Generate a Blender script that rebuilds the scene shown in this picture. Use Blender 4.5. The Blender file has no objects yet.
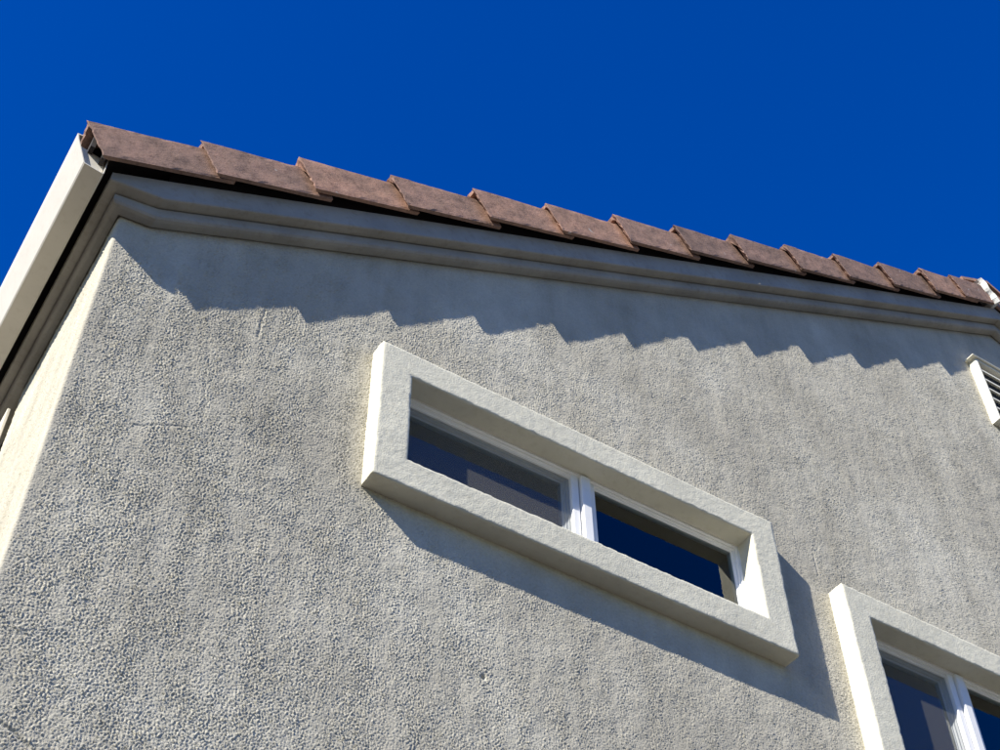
import bpy, bmesh, math, random
import numpy as np
from mathutils import Vector, Matrix, noise as mnoise

random.seed(7)
scene = bpy.context.scene
col = scene.collection

# ------------------------------------------------------------------ camera
ZO = 1.6                       # eye height above the ground
AZ, EL, ROLL = 0.57138, 0.86331, -0.01091
fw = Vector((math.sin(AZ) * math.cos(EL), math.cos(AZ) * math.cos(EL), math.sin(EL)))
r0 = Vector((math.cos(AZ), -math.sin(AZ), 0)); u0 = r0.cross(fw)
rt = math.cos(ROLL) * r0 + math.sin(ROLL) * u0
up = -math.sin(ROLL) * r0 + math.cos(ROLL) * u0
cam = bpy.data.cameras.new('camera'); camo = bpy.data.objects.new('camera', cam); col.objects.link(camo)
m = Matrix((rt, up, -fw)).transposed().to_4x4(); m.translation = (0, -2.37687, ZO)
camo.matrix_world = m
cam.sensor_width = 36.0; cam.lens = 36.0 * 1.42374; cam.clip_start = 0.05; cam.clip_end = 2000
scene.camera = camo

# ------------------------------------------------------------------ light
LIGHT = Vector((2.909, 1.0, -2.1885)).normalized()      # direction the sunlight travels
SUN = -LIGHT
world = bpy.data.worlds.new('World'); scene.world = world; world.use_nodes = True
nt = world.node_tree; nt.nodes.clear()
out = nt.nodes.new('ShaderNodeOutputWorld'); bg = nt.nodes.new('ShaderNodeBackground')
sky = nt.nodes.new('ShaderNodeTexSky'); sky.sky_type = 'NISHITA'; sky.sun_disc = False
sky.sun_elevation = math.asin(SUN.z)
sky.sun_rotation = math.atan2(SUN.x, SUN.y)
sky.altitude = 0; sky.air_density = 1.6; sky.dust_density = 0.0; sky.ozone_density = 9
hs = nt.nodes.new('ShaderNodeHueSaturation'); hs.inputs['Saturation'].default_value = 1.32; hs.inputs['Hue'].default_value = 0.525
nt.links.new(sky.outputs[0], hs.inputs['Color']); nt.links.new(hs.outputs[0], bg.inputs[0])
bg.inputs[1].default_value = 0.081
nt.links.new(bg.outputs[0], out.inputs[0])
sun = bpy.data.lights.new('sun', 'SUN'); sun.energy = 5.0; sun.angle = math.radians(0.53); sun.color = (1.0, 0.95, 0.845)
suno = bpy.data.objects.new('sun', sun); col.objects.link(suno)
suno.rotation_euler = LIGHT.to_track_quat('-Z', 'Y').to_euler(); suno.location = (-6, -4, 9)
vs = scene.view_settings
vs.view_transform = 'Standard'; vs.look = 'None'; vs.gamma = 1.0; vs.use_curve_mapping = False
vs.exposure = 0.90

# ------------------------------------------------------------------ materials
def mat(name):
    m = bpy.data.materials.new(name); m.use_nodes = True
    t = m.node_tree; b = t.nodes['Principled BSDF']
    return m, t, b
def N(t, typ, **kw):
    n = t.nodes.new(typ)
    for k, v in kw.items():
        if k in n.inputs: n.inputs[k].default_value = v
        else: setattr(n, k, v)
    return n
def noise_tex(t, vec, scale, detail=4, rough=0.55):
    n = N(t, 'ShaderNodeTexNoise'); n.inputs['Scale'].default_value = scale
    n.inputs['Detail'].default_value = detail; n.inputs['Roughness'].default_value = rough
    t.links.new(vec, n.inputs['Vector']); return n
def ramp(t, fac, stops):
    r = N(t, 'ShaderNodeValToRGB'); e = r.color_ramp.elements
    while len(e) < len(stops): e.new(0.5)
    for i, (p, c) in enumerate(stops):
        e[i].position = p; e[i].color = (c[0], c[1], c[2], 1)
    t.links.new(fac, r.inputs[0]); return r
def mixc(t, fac, a, b, mode='MIX'):
    mx = N(t, 'ShaderNodeMix', data_type='RGBA', blend_type=mode)
    for inp, v in ((0, fac), (6, a), (7, b)):
        if hasattr(v, 'links') or hasattr(v, 'is_linked'): t.links.new(v, mx.inputs[inp])
        elif inp == 0: mx.inputs[0].default_value = v
        else: mx.inputs[inp].default_value = (v[0], v[1], v[2], 1)
    return mx.outputs[2]
def bump(t, b, h, strength, dist):
    bp = N(t, 'ShaderNodeBump'); bp.inputs['Strength'].default_value = strength; bp.inputs['Distance'].default_value = dist
    t.links.new(h, bp.inputs['Height']); t.links.new(bp.outputs[0], b.inputs['Normal'])

def stucco_mat():
    m, t, b = mat('stucco')
    tc = N(t, 'ShaderNodeTexCoord').outputs['Object']
    big = noise_tex(t, tc, 1.7, 5, 0.6); mid = noise_tex(t, tc, 9.0, 5, 0.62); fine = noise_tex(t, tc, 120, 3)
    c = ramp(t, big.outputs[0], [(0.30, (0.405, 0.378, 0.312)), (0.5, (0.49, 0.460, 0.380)), (0.70, (0.58, 0.553, 0.468))]).outputs[0]
    c2 = ramp(t, mid.outputs[0], [(0.32, (0.87, 0.87, 0.86)), (0.52, (1, 1, 1)), (0.75, (1.08, 1.08, 1.07))]).outputs[0]
    c = mixc(t, 0.8, c, c2, 'MULTIPLY')
    c3 = ramp(t, fine.outputs[0], [(0.3, (0.84, 0.83, 0.81)), (0.6, (1.05, 1.05, 1.05))]).outputs[0]
    c = mixc(t, 0.6, c, c3, 'MULTIPLY')
    # rain streaks
    mp = N(t, 'ShaderNodeMapping'); mp.inputs['Scale'].default_value = (9, 9, 0.7)
    t.links.new(tc, mp.inputs[0]); st = noise_tex(t, mp.outputs[0], 1.0, 4, 0.6)
    c4 = ramp(t, st.outputs[0], [(0.33, (0.84, 0.83, 0.81)), (0.5, (1, 1, 1)), (0.68, (1.13, 1.12, 1.10))]).outputs[0]
    c = mixc(t, 0.6, c, c4, 'MULTIPLY')
    t.links.new(c, b.inputs['Base Color']); b.inputs['Roughness'].default_value = 0.95
    b.inputs['Specular IOR Level'].default_value = 0.15
    f2 = noise_tex(t, tc, 260, 3, 0.6); bump(t, b, f2.outputs[0], 0.8, 0.0016)
    return m
def paint_mat(name, colr, var=0.1, bs=140, bstr=0.3, bd=0.001, rough=0.8, dirt=0.5):
    m, t, b = mat(name)
    tc = N(t, 'ShaderNodeTexCoord').outputs['Object']
    n1 = noise_tex(t, tc, 5, 5, 0.6); n2 = noise_tex(t, tc, 45, 4, 0.6)
    lo = tuple(x * (1 - var * 1.6) for x in colr); hi = tuple(min(1, x * (1 + var * 0.5)) for x in colr)
    c = ramp(t, n1.outputs[0], [(0.3, lo), (0.6, colr), (0.8, hi)]).outputs[0]
    d = ramp(t, n2.outputs[0], [(0.30, (0.80, 0.77, 0.72)), (0.48, (1, 1, 1))]).outputs[0]
    c = mixc(t, dirt, c, d, 'MULTIPLY')
    t.links.new(c, b.inputs['Base Color']); b.inputs['Roughness'].default_value = rough
    b.inputs['Specular IOR Level'].default_value = 0.25
    n3 = noise_tex(t, tc, bs, 4, 0.6); bump(t, b, n3.outputs[0], bstr, bd)
    return m
def tile_mat():
    m, t, b = mat('concrete_tile')
    tc = N(t, 'ShaderNodeTexCoord').outputs['Object']
    oi = N(t, 'ShaderNodeObjectInfo')
    mp = N(t, 'ShaderNodeVectorMath', operation='ADD'); t.links.new(tc, mp.inputs[0])
    sc = N(t, 'ShaderNodeVectorMath', operation='SCALE'); sc.inputs[0].default_value = (7, 11, 5); t.links.new(oi.outputs['Random'], sc.inputs[3])
    t.links.new(sc.outputs[0], mp.inputs[1]); v = mp.outputs[0]
    n1 = noise_tex(t, v, 11, 5, 0.65)
    c = ramp(t, n1.outputs[0], [(0.25, (0.17, 0.115, 0.095)), (0.43, (0.29, 0.19, 0.15)), (0.62, (0.36, 0.225, 0.175)), (0.8, (0.44, 0.30, 0.245))]).outputs[0]
    n2 = noise_tex(t, v, 60, 5, 0.7)
    d = ramp(t, n2.outputs[0], [(0.32, (0.55, 0.52, 0.5)), (0.5, (1, 1, 1)), (0.75, (1.12, 1.1, 1.1))]).outputs[0]
    c = mixc(t, 0.75, c, d, 'MULTIPLY')
    rr = ramp(t, oi.outputs['Random'], [(0, (0.74, 0.76, 0.78)), (0.5, (0.98, 0.97, 0.96)), (1, (1.18, 1.10, 1.02))]).outputs[0]
    c = mixc(t, 1.0, c, rr, 'MULTIPLY')
    # pale lichen specks
    n4 = noise_tex(t, v, 33, 2, 0.5)
    msk = ramp(t, n4.outputs[0], [(0.715, (0, 0, 0)), (0.76, (1, 1, 1))]).outputs[0]
    c = mixc(t, msk, c, (0.46, 0.40, 0.36))
    t.links.new(c, b.inputs['Base Color']); b.inputs['Roughness'].default_value = 0.9
    b.inputs['Specular IOR Level'].default_value = 0.2
    n3 = noise_tex(t, v, 150, 5, 0.7); bump(t, b, n3.outputs[0], 0.5, 0.002)
    return m
def glass_mat():
    m = bpy.data.materials.new('window_glass'); m.use_nodes = True; t = m.node_tree; t.nodes.clear()
    o = t.nodes.new('ShaderNodeOutputMaterial'); mx = t.nodes.new('ShaderNodeMixShader')
    fr = t.nodes.new('ShaderNodeFresnel'); fr.inputs[0].default_value = 1.68
    gl = t.nodes.new('ShaderNodeBsdfGlossy'); gl.inputs['Roughness'].default_value = 0.01; gl.inputs['Color'].default_value = (0.95, 0.98, 1, 1)
    tr = t.nodes.new('ShaderNodeBsdfTransparent'); tr.inputs['Color'].default_value = (0.62, 0.70, 0.70, 1)
    t.links.new(fr.outputs[0], mx.inputs[0]); t.links.new(tr.outputs[0], mx.inputs[1]); t.links.new(gl.outputs[0], mx.inputs[2])
    t.links.new(mx.outputs[0], o.inputs[0]); return m
def screen_mat():
    m = bpy.data.materials.new('insect_screen_cloth'); m.use_nodes = True; t = m.node_tree; t.nodes.clear()
    o = t.nodes.new('ShaderNodeOutputMaterial'); mx = t.nodes.new('ShaderNodeMixShader'); mx.inputs[0].default_value = 0.125
    df = t.nodes.new('ShaderNodeBsdfDiffuse'); df.inputs['Color'].default_value = (0.50, 0.49, 0.41, 1)
    tr = t.nodes.new('ShaderNodeBsdfTransparent')
    t.links.new(tr.outputs[0], mx.inputs[1]); t.links.new(df.outputs[0], mx.inputs[2]); t.links.new(mx.outputs[0], o.inputs[0]); return m
def ground_mat():
    m, t, b = mat('dark_ground')
    tc = N(t, 'ShaderNodeTexCoord').outputs['Object']
    n = noise_tex(t, tc, 0.8, 6, 0.6)
    c = ramp(t, n.outputs[0], [(0.3, (0.042, 0.037, 0.030)), (0.7, (0.062, 0.055, 0.046))]).outputs[0]  # unseen ground, darkened to hold down the bounce light
    t.links.new(c, b.inputs['Base Color']); b.inputs['Roughness'].default_value = 0.95
    return m
M = dict(stucco=stucco_mat(),
         trim=paint_mat('trim_paint', (0.635, 0.61, 0.50), 0.08, 190, 0.7, 0.002, 0.85, 0.35),
         board=paint_mat('board_paint', (0.38, 0.36, 0.32), 0.14, 70, 0.35, 0.0015, 0.75, 0.6),
         gutter=paint_mat('gutter_paint', (0.66, 0.62, 0.54), 0.05, 30, 0.1, 0.001, 0.5, 0.25),
         vinyl=paint_mat('white_vinyl', (0.80, 0.80, 0.80), 0.02, 90, 0.05, 0.0005, 0.45, 0.15),
         vent=paint_mat('vent_paint', (0.74, 0.72, 0.62), 0.05, 90, 0.2, 0.001, 0.7, 0.25),
         sash=paint_mat('shade_grey_sash', (0.30, 0.32, 0.34), 0.03, 90, 0.05, 0.0005, 0.45, 0.15), tile=tile_mat(), glass=glass_mat(), ground=ground_mat(),  # sash: the vinyl's shade is put into its grey colour
         mortar=paint_mat('mortar', (0.72, 0.71, 0.68), 0.1, 120, 0.6, 0.003, 0.95, 0.4),
         dark=paint_mat('vent_shade', (0.03, 0.03, 0.033), 0.1, 60, 0.1, 0.001, 0.8, 0.1),
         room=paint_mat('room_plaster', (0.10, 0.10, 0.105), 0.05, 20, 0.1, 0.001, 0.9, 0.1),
         screen=screen_mat(),
         felt=paint_mat('roof_felt', (0.05, 0.045, 0.045), 0.1, 60, 0.2, 0.001, 0.95, 0.3))

# ------------------------------------------------------------------ helpers
def link(name, me, material, parent=None, smooth=False):
    o = bpy.data.objects.new(name, me); col.objects.link(o)
    if me is not None:
        if material is not None and not me.materials: me.materials.append(material)
        if smooth: me.shade_smooth()
    if parent is not None: o.parent = parent
    return o
def pymesh(name, verts, faces):
    me = bpy.data.meshes.new(name); me.from_pydata([tuple(v) for v in verts], [], faces); me.update(); return me
def bm_mesh(name, bm, recalc=True):
    if recalc: bmesh.ops.recalc_face_normals(bm, faces=bm.faces[:])
    me = bpy.data.meshes.new(name); bm.to_mesh(me); bm.free(); return me
def bm_box(bm, a, b, bev=0.0, seg=2):
    vs_ = [bm.verts.new((x, y, z)) for x in (a[0], b[0]) for y in (a[1], b[1]) for z in (a[2], b[2])]
    fs = [bm.faces.new([vs_[i] for i in q]) for q in ((0, 1, 3, 2), (4, 6, 7, 5), (0, 4, 5, 1), (2, 3, 7, 6), (0, 2, 6, 4), (1, 5, 7, 3))]
    if bev:
        es = list({e for f in fs for e in f.edges})
        bmesh.ops.bevel(bm, geom=es, offset=bev, segments=seg, profile=0.5, affect='EDGES')
def box(name, a, b, material, parent, bev=0.002):
    bm = bmesh.new(); bm_box(bm, a, b, bev); return link(name, bm_mesh(name, bm), material, parent)
def sweep(name, stations, material, parent, closed_ends=True, bev=0):
    """stations: list of equal-length closed sections (lists of points)"""
    n = len(stations[0]); vs_ = [p for s in stations for p in s]; fs = []
    for i in range(len(stations) - 1):
        for j in range(n):
            k = (j + 1) % n
            fs.append((i * n + j, i * n + k, (i + 1) * n + k, (i + 1) * n + j))
    if closed_ends:
        fs.append(tuple(range(n))); fs.append(tuple(range((len(stations) - 1) * n, len(stations) * n)))
    bm = bmesh.new(); bv = [bm.verts.new(v) for v in vs_]
    for f in fs: bm.faces.new([bv[i] for i in f])
    return link(name, bm_mesh(name, bm), material, parent)

# ------------------------------------------------------------------ key dimensions (metres)
XC = 0.310                       # gable wall's left corner
TH = 0.49186; TAN = math.tan(TH); CS, SN = math.cos(TH), math.sin(TH)
XA = 4.35                        # ridge
XR = 2 * XA - XC
WZ = 3.0074 + ZO                 # rake line on the wall: z = WZ + TAN*x
DEP = 7.0
W1 = dict(x0=1.0984, x1=2.5108, z0=2.600 + ZO, z1=3.1311 + ZO)
W2 = dict(x0=2.766, x1=3.835, z0=2.10 + ZO, z1=2.9962 + ZO)
TW, TP, TQ = 0.1006, 0.0617, 0.010
A1, A2 = 0.042, 0.0765
RECESS = 0.74

house = bpy.data.objects.new('house', None); col.objects.link(house); house.location = (0, 0, 0)
house['label'] = 'grey stucco house gable with terracotta rake tiles, white gutter and slider windows'
house['category'] = 'house'

# ------------------------------------------------------------------ ground
g = pymesh('ground', [(-600, -600, 0), (600, -600, 0), (600, 600, 0), (-600, 600, 0)], [(0, 1, 2, 3)])
go = link('ground', g, M['ground']); go['kind'] = 'structure'
go['label'] = 'dark unseen ground in front of the house'; go['category'] = 'ground'

# ------------------------------------------------------------------ stucco wall: real relief
def band(shape, d, lo, hi, seed):
    rng = np.random.default_rng(seed)
    F = np.fft.rfft2(rng.standard_normal(shape))
    fy = np.fft.fftfreq(shape[0], d)[:, None]; fx = np.fft.rfftfreq(shape[1], d)[None, :]
    f = np.sqrt(fx * fx + fy * fy) + 1e-9
    lf = np.log(f); a, b = math.log(1 / hi), math.log(1 / lo)
    mid, wid = (a + b) / 2, (b - a) / 2
    h = np.fft.irfft2(F * np.exp(-0.5 * ((lf - mid) / wid) ** 2), shape)
    return (h / h.std()).astype(np.float32)
def build_wall():
    D = 0.0016
    U0, U1 = -RECESS, 4.75 - XC
    Z0, Z1 = 2.90, WZ + TAN * XA + 0.05
    nu, nz = int((U1 - U0) / D) + 8, int((Z1 - Z0) / D) + 8
    nu += nu % 2; nz += nz % 2
    f1 = band((nz, nu), D, 0.0042, 0.0108, 1)
    f5 = band((nz, nu), D, 0.010, 0.025, 8)
    f2 = band((nz, nu), D, 0.09, 0.45, 2)
    f3 = band((nz, nu), D, 0.15, 0.6, 3)
    f4 = band((nz, nu), D, 0.018, 0.04, 5)
    lump = (f1 + 0.04 * f1 * f1) * np.clip(1 + 0.24 * f5, 0.4, 1.7)
    gu = (np.arange(nu) * D + U0)[None, :] + XC; gz = (np.arange(nz) * D + Z0)[:, None] - ZO
    f6 = band((nz // 8 + 1, nu), D, 0.05, 0.30, 9); f6 = np.repeat(f6, 8, axis=0)[:nz]      # trowel sweeps drawn out vertically
    amp = 1.26 - 0.40 * np.clip((gu - 0.35) / 1.6, 0, 1) - 0.12 * np.clip((gz - 1.8) / 1.2, 0, 1)
    H = 0.00105 * lump * amp * (1.0 + 0.10 * np.clip(f3, -1.6, 1.6)) * (1 - 0.26 * np.clip(f6, -0.5, 1.5)) + 0.0003 * f2 + 0.00014 * f4
    def groove(p, q, w, depth, wob, seed):
        (x0, z0), (x1, z1) = p, q; dx, dz = x1 - x0, z1 - z0; L2 = dx * dx + dz * dz; L = math.sqrt(L2)
        tt = ((gu - x0) * dx + (gz - z0) * dz) / L2
        ph = seed * 1.7
        dist = ((gu - x0) * dz - (gz - z0) * dx) / L + wob * (np.sin(tt * L * 40 + ph) + 0.6 * np.sin(tt * L * 97 + 2 * ph))
        e = np.clip(np.minimum(tt, 1 - tt) * 8, 0, 1)
        return -depth * np.exp(-(dist / w) ** 2) * e
    for p, q, w, dp, wb, sd in [((0.760, 3.128), (0.751, 2.968), .0025, .0022, .001, 1), ((0.477, 2.481), (0.655, 2.566), .002, .0016, .0025, 2),
                                ((0.395, 1.617), (0.480, 1.572), .004, .004, .002, 3), ((2.735, 3.165), (2.739, 3.05), .002, .002, .001, 4),
                                ((0.62, 2.95), (0.66, 2.55), .002, .0008, .003, 5)]:
        H += groove(p, q, w, dp, wb, sd)
    for (x, z, r, dp) in [(1.47, 2.144, .0055, -.011)]:
        H += dp * np.exp(-(((gu - x) ** 2 + (gz - z) ** 2) / r ** 2))
    # grid lines: finer near the viewer
    us = [U0]
    while us[-1] < U1 - 0.008:
        x = us[-1]
        us.append(x + (0.0023 if -0.1 < x < 1.2 else 0.0023 + 0.0021 * min(1, max(0, x - 1.2) / 2.2) if x > 0 else 0.0045))
    us = np.array(us); zs = np.arange(Z0, Z1 - 0.01, 0.0026)
    iu = (us - U0) / D; iz = (zs - Z0) / D
    i0 = iu.astype(int); fu = (iu - i0)[None, :]; j0 = iz.astype(int); fz = (iz - j0)[:, None]
    h = (H[np.ix_(j0, i0)] * (1 - fu) * (1 - fz) + H[np.ix_(j0, i0 + 1)] * fu * (1 - fz) + H[np.ix_(j0 + 1, i0)] * (1 - fu) * fz + H[np.ix_(j0 + 1, i0 + 1)] * fu * fz)
    R = 0.010; A = math.pi * R / 2
    bx = np.empty_like(us); by = np.empty_like(us); nx = np.empty_like(us); ny = np.empty_like(us)
    L = us < -A / 2; Fm = us > A / 2; Cn = ~L & ~Fm
    bx[L] = XC; by[L] = R + (-us[L] - A / 2); nx[L] = -1; ny[L] = 0
    bx[Fm] = XC + R + us[Fm] - A / 2; by[Fm] = 0; nx[Fm] = 0; ny[Fm] = -1
    ph = (us[Cn] + A / 2) / A * math.pi / 2
    nx[Cn] = -np.cos(ph); ny[Cn] = -np.sin(ph); bx[Cn] = XC + R + R * nx[Cn]; by[Cn] = R + R * ny[Cn]
    hc = h * (1 - 0.65 * np.exp(-(us / 0.02) ** 2))[None, :]
    P = np.empty((len(zs), len(us), 3), np.float32)
    P[..., 0] = bx + nx * hc; P[..., 1] = by + ny * hc; P[..., 2] = zs[:, None]
    cx = (bx[:-1] + bx[1:]) / 2; cy = (by[:-1] + by[1:]) / 2; cz = (zs[:-1] + zs[1:]) / 2
    xx, zz = np.meshgrid(cx, cz); yy = np.meshgrid(cy, cz)[0]
    keep = zz < WZ + TAN * np.minimum(xx, 2 * XA - xx) + 0.07
    keep &= zz < WZ + TAN * XA + 0.03
    zlow = 2.90 + 0.34 * np.maximum(0, xx - 0.5)
    keep &= zz > zlow
    keep &= ~((yy > 0.02) & (zz > 3.27 + ZO))
    for w in (W1, W2):
        keep &= ~((xx > w['x0'] + .06) & (xx < w['x1'] - .06) & (zz > w['z0'] + .06) & (zz < w['z1'] - .06) & (yy < .02))
    n = len(us); jj, ii = np.nonzero(keep)
    q = np.stack([jj * n + ii, jj * n + ii + 1, (jj + 1) * n + ii + 1, (jj + 1) * n + ii], 1)
    used = np.zeros(len(zs) * n, bool); used[q.ravel()] = True
    remap = np.cumsum(used) - 1
    V = P.reshape(-1, 3)[used]; q = remap[q]
    # plain sheets for what lies outside the picture
    ex_v, ex_f = [], []
    def quad(*ps):
        b = len(V) + len(ex_v); ex_v.extend(ps); ex_f.append([b, b + 1, b + 2, b + 3])
    zt = zs[-1]; xe = float(bx[-1])
    zl = lambda x: 2.90 + 0.34 * max(0, x - 0.5) + .004
    quad((XC, 0, 0), (0.5, 0, 0), (0.5, 0, zl(.5)), (XC, 0, zl(.5)))
    quad((0.5, 0, 0), (xe, 0, 0), (xe, 0, zl(xe)), (0.5, 0, zl(.5)))
    quad((xe, 0, 0), (XR, 0, 0), (XR, 0, WZ + TAN * XC + .05), (xe, 0, WZ + TAN * (2 * XA - xe) + .05))
    quad((XC, RECESS, 0), (XC, 0, 0), (XC, 0, Z0), (XC, RECESS, Z0))
    rx = XC + 0.42
    quad((XC, RECESS, 0), (rx, RECESS, 0), (rx, RECESS, 4.9), (XC, RECESS, 4.9))
    quad((rx, RECESS, 0), (rx, DEP, 0), (rx, DEP, 4.9), (rx, RECESS, 4.9))
    quad((rx, DEP, 0), (XR, DEP, 0), (XR, DEP, 4.85), (rx, DEP, 4.9))
    quad((rx, DEP, 4.85), (XR, DEP, 4.85), (XA, DEP, WZ + TAN * XA + .03), (XA - .01, DEP, WZ + TAN * XA + .03))
    quad((XR, 0, 0), (XR, DEP, 0), (XR, DEP, 4.85), (XR, 0, 4.85))
    V = np.concatenate([V, np.array(ex_v, np.float32)]); q = np.concatenate([q, np.array(ex_f)])
    me = bpy.data.meshes.new('wall')
    me.vertices.add(len(V)); me.vertices.foreach_set('co', V.ravel())
    me.loops.add(q.size); me.loops.foreach_set('vertex_index', q.ravel().astype(np.int32))
    me.polygons.add(len(q)); me.polygons.foreach_set('loop_start', (np.arange(len(q)) * 4).astype(np.int32))
    me.polygons.foreach_set('use_smooth', np.ones(len(q), bool))
    me.update(calc_edges=True); me.validate()
    print('wall quads', len(q))
    return link('wall', me, M['stucco'], house)
wall = build_wall()

# ------------------------------------------------------------------ cornice (two stepped boards) round the corner and up the rake
ZB = 3.209 + ZO                      # bottom of the level cornice
XK = 0.398                           # where it kinks into the rake
ZK = WZ + TAN * XK
H1L, H1R = 0.036, 0.047              # height of the lower board on the level and on the rake
def cornice(name, prof, parent):
    """prof(o, f): list of (out, z_level, z_rake)"""
    st = []
    def sec(fn): st.append([fn(*p) for p in prof])
    apz = WZ + TAN * XA
    eo = lambda o: o * 0.83 if o > 0 else o
    sec(lambda o, zl, zr: (XC - eo(o), DEP, ZB + zl))
    sec(lambda o, zl, zr: (XC - eo(o), -o, ZB + zl))
    sec(lambda o, zl, zr: (XK, -o, ZK + zr))
    for f in (0.2, 0.45, 0.7):
        sec(lambda o, zl, zr: (XK + (XA - XK) * f, -o + 0.002 * math.sin(f * 17), ZK + zr + (XA - XK) * f * TAN))
    sec(lambda o, zl, zr: (XA, -o, apz + zr))
    sec(lambda o, zl, zr: (2 * XA - XK, -o, ZK + zr))
    sec(lambda o, zl, zr: (XR + o, -o, ZB + zl))
    sec(lambda o, zl, zr: (XR + o, DEP, ZB + zl))
    return sweep(name, st, M['board'], parent)
up_prof = [(-0.02, H1L, H1R), (A2 - 0.006, H1L, H1R), (A2 - 0.0015, H1L + 0.002, H1R + 0.002), (A2, H1L + 0.007, H1R + 0.007),
           (A2, H1L + 0.030, H1R + 0.086), (-0.02, H1L + 0.030, H1R + 0.086)]
fascia = cornice('fascia_board', up_prof, house)
lo_prof = [(-0.02, .014, .014), (0.005, .014, .014), (0.005, 0, 0), (A1 - 0.016, 0, 0), (A1 - 0.007, 0.003, 0.003), (A1 - 0.002, 0.009, 0.009), (A1, 0.017, 0.018), (A1, H1L - 0.006, H1R - 0.006), (0.012, H1L - 0.006, H1R - 0.006), (-0.02, H1L - 0.003, H1R - 0.003)]
bed = cornice('bed_moulding', lo_prof, fascia)

# ------------------------------------------------------------------ roof
A3, EXPO, TXX, TZZ, TPH = 0.1291, 0.343, 0.1945, 3.253 + ZO, 0.141
TT = 0.013
def deck(x): return TZZ + (x - TXX) * TAN + (TPH - 0.055) / CS
def roof_mesh():
    bm = bmesh.new()
    for sgn in (1, -1):
        xs = [0.18, XA]
        pts = []
        for y in (-0.078, DEP + 0.1):
            for x in xs:
                X = x if sgn > 0 else 2 * XA - x
                for dz in (0, -0.02): pts.append((X, y, deck(x) + dz))
        v = [bm.verts.new(p) for p in pts]
        for q in ((0, 2, 6, 4), (1, 5, 7, 3), (0, 1, 3, 2), (4, 6, 7, 5), (0, 4, 5, 1)): bm.faces.new([v[i] for i in q])
    return bm_mesh('roof', bm)
roof = link('roof', roof_mesh(), M['felt'], house)
for sg in (1, -1):
    X = lambda x: x if sg > 0 else 2 * XA - x
    xa_, xb_ = 0.40, XA - .001
    sweep('underlay', [[(X(x), -.05, WZ + TAN * x + .09), (X(x), -.045, WZ + TAN * x + .09), (X(x), -.045, deck(x) - .004), (X(x), -.05, deck(x) - .004)] for x in (xa_, xb_)], M['felt'], roof)
box('eave_light_block', (.202, -.1145, 3.262 + ZO), (.214, DEP, 3.346 + ZO), M['felt'], roof, 0)  # added block, keeps sun from passing between first tile and gutter
box('eave_light_block', (.166, -.1145, 3.290 + ZO), (.178, -.02, 3.352 + ZO), M['felt'], roof, 0)  # second added light block; its dark felt stands in for a shaded hollow
def tile_mesh(seed, L=0.42, chips=True, taper=0.023):
    rnd = random.Random(seed)
    TN = 0.012
    sec = [(A3, 0), (A3, TPH - .008), (A3 - .006, TPH), (A3 - .17, TPH), (A3 - .17, TPH - TN), (A3 - TT, TPH - TN), (A3 - TT, 0)]
    # subdivide long edges
    ring = []
    for i, (a, b) in enumerate(zip(sec, sec[1:] + sec[:1])):
        k = max(1, int(math.hypot(b[0] - a[0], b[1] - a[1]) / 0.011))
        for j in range(k): ring.append((a[0] + (b[0] - a[0]) * j / k, a[1] + (b[1] - a[1]) * j / k))
    bm = bmesh.new(); rows = []
    sts = [0.0, 0.0035] + [0.0035 + (L - .0035) * i / 18 for i in range(1, 19)]
    off = Vector((seed * 3.1, seed * 1.7, 0))
    for ai, a in enumerate(sts):
        row = []
        for (o, n_) in ring:
            sh = a / EXPO
            oo = o - taper * sh; nn = n_ - sh * (0.003 + 0.015 * n_ / TPH)
            if o < A3 - TT + .001 and .02 < n_ < TPH - TN - .001: oo -= 0.010 * min(1, a / 0.04)
            if ai == 0: oo -= 0.0015 if o > A3 - .001 else 0
            d = mnoise.noise(Vector((a * 30, n_ * 30, o * 30)) + off) * 0.0012 + mnoise.noise(Vector((a * 7, n_ * 7, o * 7)) + off) * 0.0016
            edge = (n_ < 0.001) or (n_ > TPH - .009 and o > A3 - .007)
            if chips and edge: d += -abs(mnoise.noise(Vector((a * 70, n_ * 70, 3)) + off)) * 0.003
            aa = a
            if ai < 2: aa += 0.011 * max(0, min(1, (A3 - o) / TT)) + 0.008 * (1 - n_ / TPH)
            if ai < 2: aa += mnoise.noise(Vector((o * 110, n_ * 110, 7)) + off) * 0.005 + mnoise.noise(Vector((o * 30, n_ * 30, 4)) + off) * 0.003
            oo += d if n_ < TPH - .004 or o > A3 - .006 else 0
            nn += d * (1 if n_ > TPH - .006 else (-1 if n_ < .001 else 0))
            row.append(bm.verts.new((aa * CS - nn * SN, -oo, aa * SN + nn * CS)))
        rows.append(row)
    n = len(ring)
    for r1, r2 in zip(rows, rows[1:]):
        for j in range(n):
            k = (j + 1) % n; bm.faces.new((r1[j], r1[k], r2[k], r2[j]))
    # L-shaped ends as two quads strips (fan is concave-safe through triangulation)
    bm.faces.new(rows[0][::-1]); bm.faces.new(rows[-1])
    bmesh.ops.triangulate(bm, faces=[f for f in bm.faces if len(f.verts) > 4])
    return bm_mesh('rake_tile', bm)
variants = [tile_mesh(s) for s in range(6)]
short = tile_mesh(11, 0.30); long_end = tile_mesh(12, 0.40)
def place_tile(me, k, mirror=False, jit=True, rnd=random.Random(3)):
    o = link('rake_tile', me, M['tile'], roof)
    a = k * EXPO + (rnd.uniform(-.006, .006) if jit and k > 0 else 0)
    dn = rnd.uniform(-.0035, .0035) if jit else 0
    x = TXX + a * CS - dn * SN; z = TZZ + a * SN + dn * CS
    o.location = (x, rnd.uniform(-.003, .003), z)
    o.rotation_euler = (rnd.uniform(-.006, .006), rnd.uniform(-.008, .008), 0)
    if mirror:
        o.location.x = 2 * XA - x; o.scale.x = -1
    return o
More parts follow.
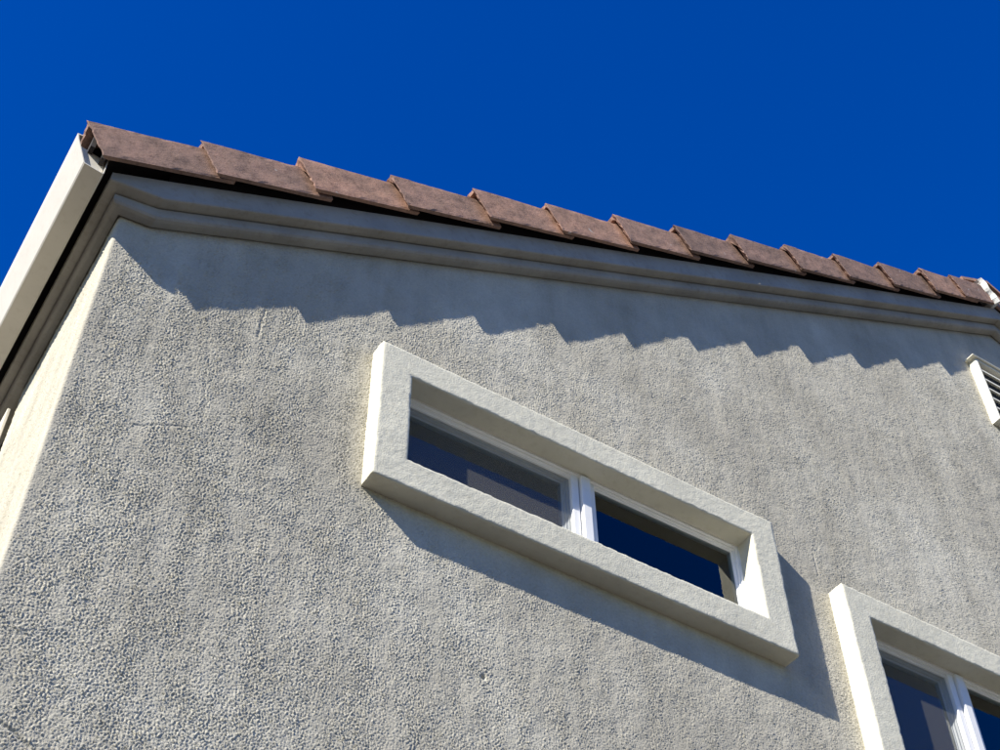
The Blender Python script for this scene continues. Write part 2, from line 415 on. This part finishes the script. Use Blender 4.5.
place_tile(tile_mesh(21, taper=0.012), 0)
for k in range(1, 13): place_tile(variants[k % 6], k)
place_tile(short, 12.77)
for k in range(13): place_tile(variants[(k * 5 + 2) % 6], k, True)
place_tile(long_end, 12.77, True).location.y += .012
# ridge cap and mortar
apx = TZZ + (XA - TXX) * TAN
def vee(w_in, w_out, n0, n1, y0, y1):
    """inverted V band round the ridge: half width along slope, thickness from n0 to n1"""
    bm = bmesh.new(); rows = []
    for y in (y0, y1):
        top = [(XA - w_out * CS - n1 * SN, y, apx - w_out * SN + n1 * CS), (XA, y, apx + n1 / CS), (XA + w_out * CS + n1 * SN, y, apx - w_out * SN + n1 * CS)]
        bot = [(XA + w_in * CS + n0 * SN, y, apx - w_in * SN + n0 * CS), (XA, y, apx + n0 / CS), (XA - w_in * CS - n0 * SN, y, apx - w_in * SN + n0 * CS)]
        rows.append([bm.verts.new(p) for p in top + bot])
    a, b = rows
    for j in range(6): bm.faces.new((a[j], a[(j + 1) % 6], b[(j + 1) % 6], b[j]))
    for r in rows: bm.faces.new((r[0], r[1], r[4], r[5])); bm.faces.new((r[1], r[2], r[3], r[4]))
    return bm
def slope_pt(w, n_): return (XA - w * CS - n_ * SN, apx - w * SN + n_ * CS)
st = []
for i_ in range(13):
    n_ = -.010 + (TPH + .018) * i_ / 12; rnd_ = random.Random(i_)
    w0, w1 = .042 + .006 * math.sin(i_ * 1.1) + rnd_.uniform(-.003, .003), .014 + .003 * math.sin(i_ * .8 + 2)
    ya = -A3 + .004 - .002 * math.sin(i_ * .9)
    st.append([(slope_pt(w0, n_)[0], ya + .012, slope_pt(w0, n_)[1]), (slope_pt((w0 + w1) / 2, n_)[0], ya - .006, slope_pt((w0 + w1) / 2, n_)[1]),
               (slope_pt(w1, n_)[0], ya, slope_pt(w1, n_)[1]), (slope_pt(w1, n_)[0], -.02, slope_pt(w1, n_)[1]), (slope_pt(w0, n_)[0], -.02, slope_pt(w0, n_)[1])])
sweep('ridge_mortar', st, M['mortar'], roof)
yy = -A3 + .03
for i in range(10):
    bm = vee(0.15, 0.15, TPH + .012, TPH + .03, yy, yy + .42)
    o = link('ridge_cap', bm_mesh('ridge_cap', bm), M['tile'], roof); yy += .40

# ------------------------------------------------------------------ gutter along the eave
def gutter():
    y0, y1 = -0.100, DEP
    t = 0.0025
    pr = [(.1245, 3.338), (.1300, 3.318), (.1650, 3.229), (.1690, 3.2245), (.2200, 3.2165), (.2240, 3.2200), (.2240, 3.300),
          (.2240 - t, 3.300), (.2240 - t, 3.2225), (.2195, 3.2195), (.1700, 3.2275), (.1672, 3.231), (.1328, 3.318), (.1290, 3.334), (.1400, 3.336), (.1400, 3.339)]
    st = [[(x, y, z + ZO) for x, z in pr] for y in (y0, y0 + 1.2, 3, y1)]
    return sweep('gutter', st, M['gutter'], house)
gut = gutter()
ec = [(.1400, 3.306), (.1680, 3.2300), (.2195, 3.2215), (.2195, 3.290)]
sweep('end_cap', [[(x, y, z + ZO) for x, z in ec] for y in (-.088, -.085)], M['gutter'], gut)

# ------------------------------------------------------------------ windows
def trim_mesh(w, seed):
    x0, x1, z0, z1 = w['x0'], w['x1'], w['z0'], w['z1']; p, q, t, R = TP, TQ + .004, TW, 0.005
    prof = []
    def seg(a, b, step=0.0065, last=False):
        k = max(1, int(round(math.hypot(b[0] - a[0], b[1] - a[1]) / step)))
        for j in range(k): prof.append((a[0] + (b[0] - a[0]) * j / k, a[1] + (b[1] - a[1]) * j / k))
    seg((0, .008), (0, -p + R)); prof.append((0, -p + R)); prof.append((R * .3, -p + R * .3))
    seg((R, -p), (t - R, -p)); prof.append((t - R, -p)); prof.append((t - R * .3, -p + R * .3))
    seg((t, -p + R), (t, q)); prof.append((t, q))
    n = len(prof); verts = []
    cs = [(x0, z0, 1, 1), (x1, z0, -1, 1), (x1, z1, -1, -1), (x0, z1, 1, -1)]
    count = 0
    for s in range(4):
        a, b = cs[s], cs[(s + 1) % 4]
        k = int(math.hypot(b[0] - a[0], b[1] - a[1]) / 0.0075)
        for j in range(k):
            f = j / k
            for (r, y) in prof:
                ax, az = a[0] + a[2] * r, a[1] + a[3] * r; bx_, bz = b[0] + b[2] * r, b[1] + b[3] * r
                verts.append((ax + (bx_ - ax) * f, y, az + (bz - az) * f))
            count += 1
    faces = []
    for i in range(count):
        i2 = (i + 1) % count
        for j in range(n - 1): faces.append((i * n + j, i2 * n + j, i2 * n + j + 1, i * n + j + 1))
    me = pymesh('window', verts, faces)
    bm = bmesh.new(); bm.from_mesh(me); bmesh.ops.recalc_face_normals(bm, faces=bm.faces[:])
    # outward: front faces must look to -y
    if sum(f.normal.y * f.calc_area() for f in bm.faces) > 0: bmesh.ops.reverse_faces(bm, faces=bm.faces[:])
    bm.normal_update(); off = Vector((seed * 5.3, 0, 0))
    nrm = [v.normal.copy() for v in bm.verts]
    for v, nn in zip(bm.verts, nrm):
        c = v.co + off
        d = mnoise.noise(c * 6) * 0.0012 + mnoise.noise(c * 28) * 0.0004 + mnoise.noise(c * 85) * 0.0010
        sharp = abs(nn.y) < 0.93 and abs(nn.x) < 0.93 and abs(nn.z) < 0.93
        if sharp: d -= max(0, mnoise.noise(c * 45)) * 0.004
        v.co += nn * d
    bm.to_mesh(me); bm.free()
    return me
def bars(name, x0, x1, z0, z1, w, y0, y1, material, parent, bev=0.003, steps=None):
    """rectangular frame of four mitred bars as one part"""
    bm = bmesh.new(); prof = [(0, y1), (0, y0 + bev), (bev, y0), (w * .45, y0), (w * .45 + .002, y0 + .006), (w * .7, y0 + .006), (w * .7 + .002, y0 + .012), (w - bev, y0 + .012), (w, y0 + .012 + bev), (w, y1)]
    rings = []
    for (r, y) in prof:
        rings.append([bm.verts.new(p) for p in ((x0 + r, y, z0 + r), (x1 - r, y, z0 + r), (x1 - r, y, z1 - r), (x0 + r, y, z1 - r))])
    for a, b in zip(rings, rings[1:] + rings[:1]):
        for j in range(4): bm.faces.new((a[j], a[(j + 1) % 4], b[(j + 1) % 4], b[j]))
    return link(name, bm_mesh(name, bm), material, parent)
def window(w, seed, mull, label):
    win = link('window', trim_mesh(w, seed), M['trim'], house, True)
    win['label'] = label
    ix0, ix1, iz0, iz1 = w['x0'] + TW - .004, w['x1'] - TW + .004, w['z0'] + TW - .004, w['z1'] - TW + .004
    y = TQ - 0.004
    fw_ = 0.027
    bars('frame', ix0, ix1, iz0, iz1, fw_, y, y + .085, M['vinyl'], win)
    m0, m1 = mull
    # fixed right light: mullion post with a glazing step
    bm = bmesh.new()
    bm_box(bm, (m0, y + .004, iz0 + fw_ * .5), (m0 + .026, y + .07, iz1 - fw_ * .45), .003)
    bm_box(bm, (m0 + .030, y - .007, iz0 + fw_ * .5), (m1 - .023, y + .07, iz1 - fw_ * .40), .003)
    bm_box(bm, (m1 - .019, y + .006, iz0 + fw_ * .5), (m1, y + .07, iz1 - fw_ * .6), .002)
    bm_box(bm, (m0 + .002, y + .030, iz0 + fw_ * .5), (m1 - .002, y + .066, iz1 - fw_ * .62))
    link('mullion', bm_mesh('mullion', bm), M['vinyl'], win)
    # sliding sash on the left, set back
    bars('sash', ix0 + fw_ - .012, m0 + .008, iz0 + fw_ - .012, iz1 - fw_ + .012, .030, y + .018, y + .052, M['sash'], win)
    def pane(xa, xb, za, zb, yg):            # sealed double glazing: two sheets
        bm = bmesh.new()
        for k_ in (0, .013): bm_box(bm, (xa, yg + k_, za), (xb, yg + k_ + .003, zb))
        link('pane', bm_mesh('pane', bm), M['glass'], win)
    pane(ix0 + fw_ + .008, m0 - .012, iz0 + fw_ + .008, iz1 - fw_ - .008, y + .032)
    pane(m1 - .012, ix1 - fw_ + .006, iz0 + fw_ - .006, iz1 - fw_ + .006, y + .018)
    bm = bmesh.new(); sv = [bm.verts.new(p_) for p_ in ((ix0 + fw_ - .006, y + .0135, iz0 + fw_ - .006), (m0 + .004, y + .0135, iz0 + fw_ - .006), (m0 + .004, y + .0135, iz1 - fw_ + .006), (ix0 + fw_ - .006, y + .0135, iz1 - fw_ + .006))]
    bm.faces.new(sv); link('insect_screen', bm_mesh('insect_screen', bm), M['screen'], win)
    # reveal behind the frame and a closed room so that the glass looks into a dark interior
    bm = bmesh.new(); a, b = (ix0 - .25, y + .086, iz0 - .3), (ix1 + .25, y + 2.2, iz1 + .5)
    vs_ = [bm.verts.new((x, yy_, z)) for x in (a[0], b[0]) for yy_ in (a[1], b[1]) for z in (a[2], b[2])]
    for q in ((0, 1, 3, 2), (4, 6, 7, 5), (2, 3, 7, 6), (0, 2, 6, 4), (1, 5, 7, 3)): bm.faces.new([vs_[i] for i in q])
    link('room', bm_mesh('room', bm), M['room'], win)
    return win
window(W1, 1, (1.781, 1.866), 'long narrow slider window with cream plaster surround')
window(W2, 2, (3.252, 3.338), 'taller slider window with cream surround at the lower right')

# ------------------------------------------------------------------ louvre vent under the ridge
def vent():
    x0, x1, z0, z1 = 4.068, 4.632, 4.545 + ZO, 4.955 + ZO
    P = 0.042
    bm = bmesh.new()
    # frame with a bevelled face
    prof = [(0, .006), (0, -P + .008), (.005, -P), (.013, -P), (.016, -P + .004), (.016, .006)]
    rings = [[bm.verts.new(p) for p in ((x0 + r, y, z0 + r), (x1 - r, y, z0 + r), (x1 - r, y, z1 - r), (x0 + r, y, z1 - r))] for r, y in prof]
    for a, b in zip(rings, rings[1:]):
        for j in range(4): bm.faces.new((a[j], a[(j + 1) % 4], b[(j + 1) % 4], b[j]))
    v = link('vent', bm_mesh('vent', bm), M['vent'], house); v['label'] = 'white louvre vent set in the gable below the ridge'
    box('backing', (x0 + .01, -.004, z0 + .01), (x1 - .01, .002, z1 - .01), M['dark'], v, 0)  # dark sheet in place of the shade between the slats
    box('drip_cap', (x0 - .022, -P - .010, z1), (x1 + .022, .004, z1 + .006), M['vent'], v, .002)
    n = 6; pitch = (z1 - z0 - .03) / n; me = None
    for i in range(n):
        if me is None:
            bm = bmesh.new(); xa, xb = x0 + .015, x1 - .015
            s = [(-.039, 0), (-.039, .010), (-.018, .026), (-.018, .021)]
            a = [bm.verts.new((xa, y, z)) for y, z in s]; b = [bm.verts.new((xb, y, z)) for y, z in s]
            for j in range(4): bm.faces.new((a[j], a[(j + 1) % 4], b[(j + 1) % 4], b[j]))
            bm.faces.new(a); bm.faces.new(b); me = bm_mesh('slat', bm)
        o = link('slat', me, M['vent'], v); o.location = (0, 0, z0 + .018 + i * pitch)
vent()

# ------------------------------------------------------------------ trim board beyond the wall's recess
bm = bmesh.new(); bm_box(bm, (0.2865, 0.745, 2.2 + ZO), (0.2965, 1.30, 3.128 + ZO), .002)
tb = link('trim_board', bm_mesh('trim_board', bm), M['gutter'], house)
box('bracket', (0.2965, 0.95, 2.4 + ZO), (0.735, 1.15, 2.5 + ZO), M['gutter'], tb)

scene.render.resolution_x, scene.render.resolution_y = 1024, 768
scene.render.engine = 'CYCLES'
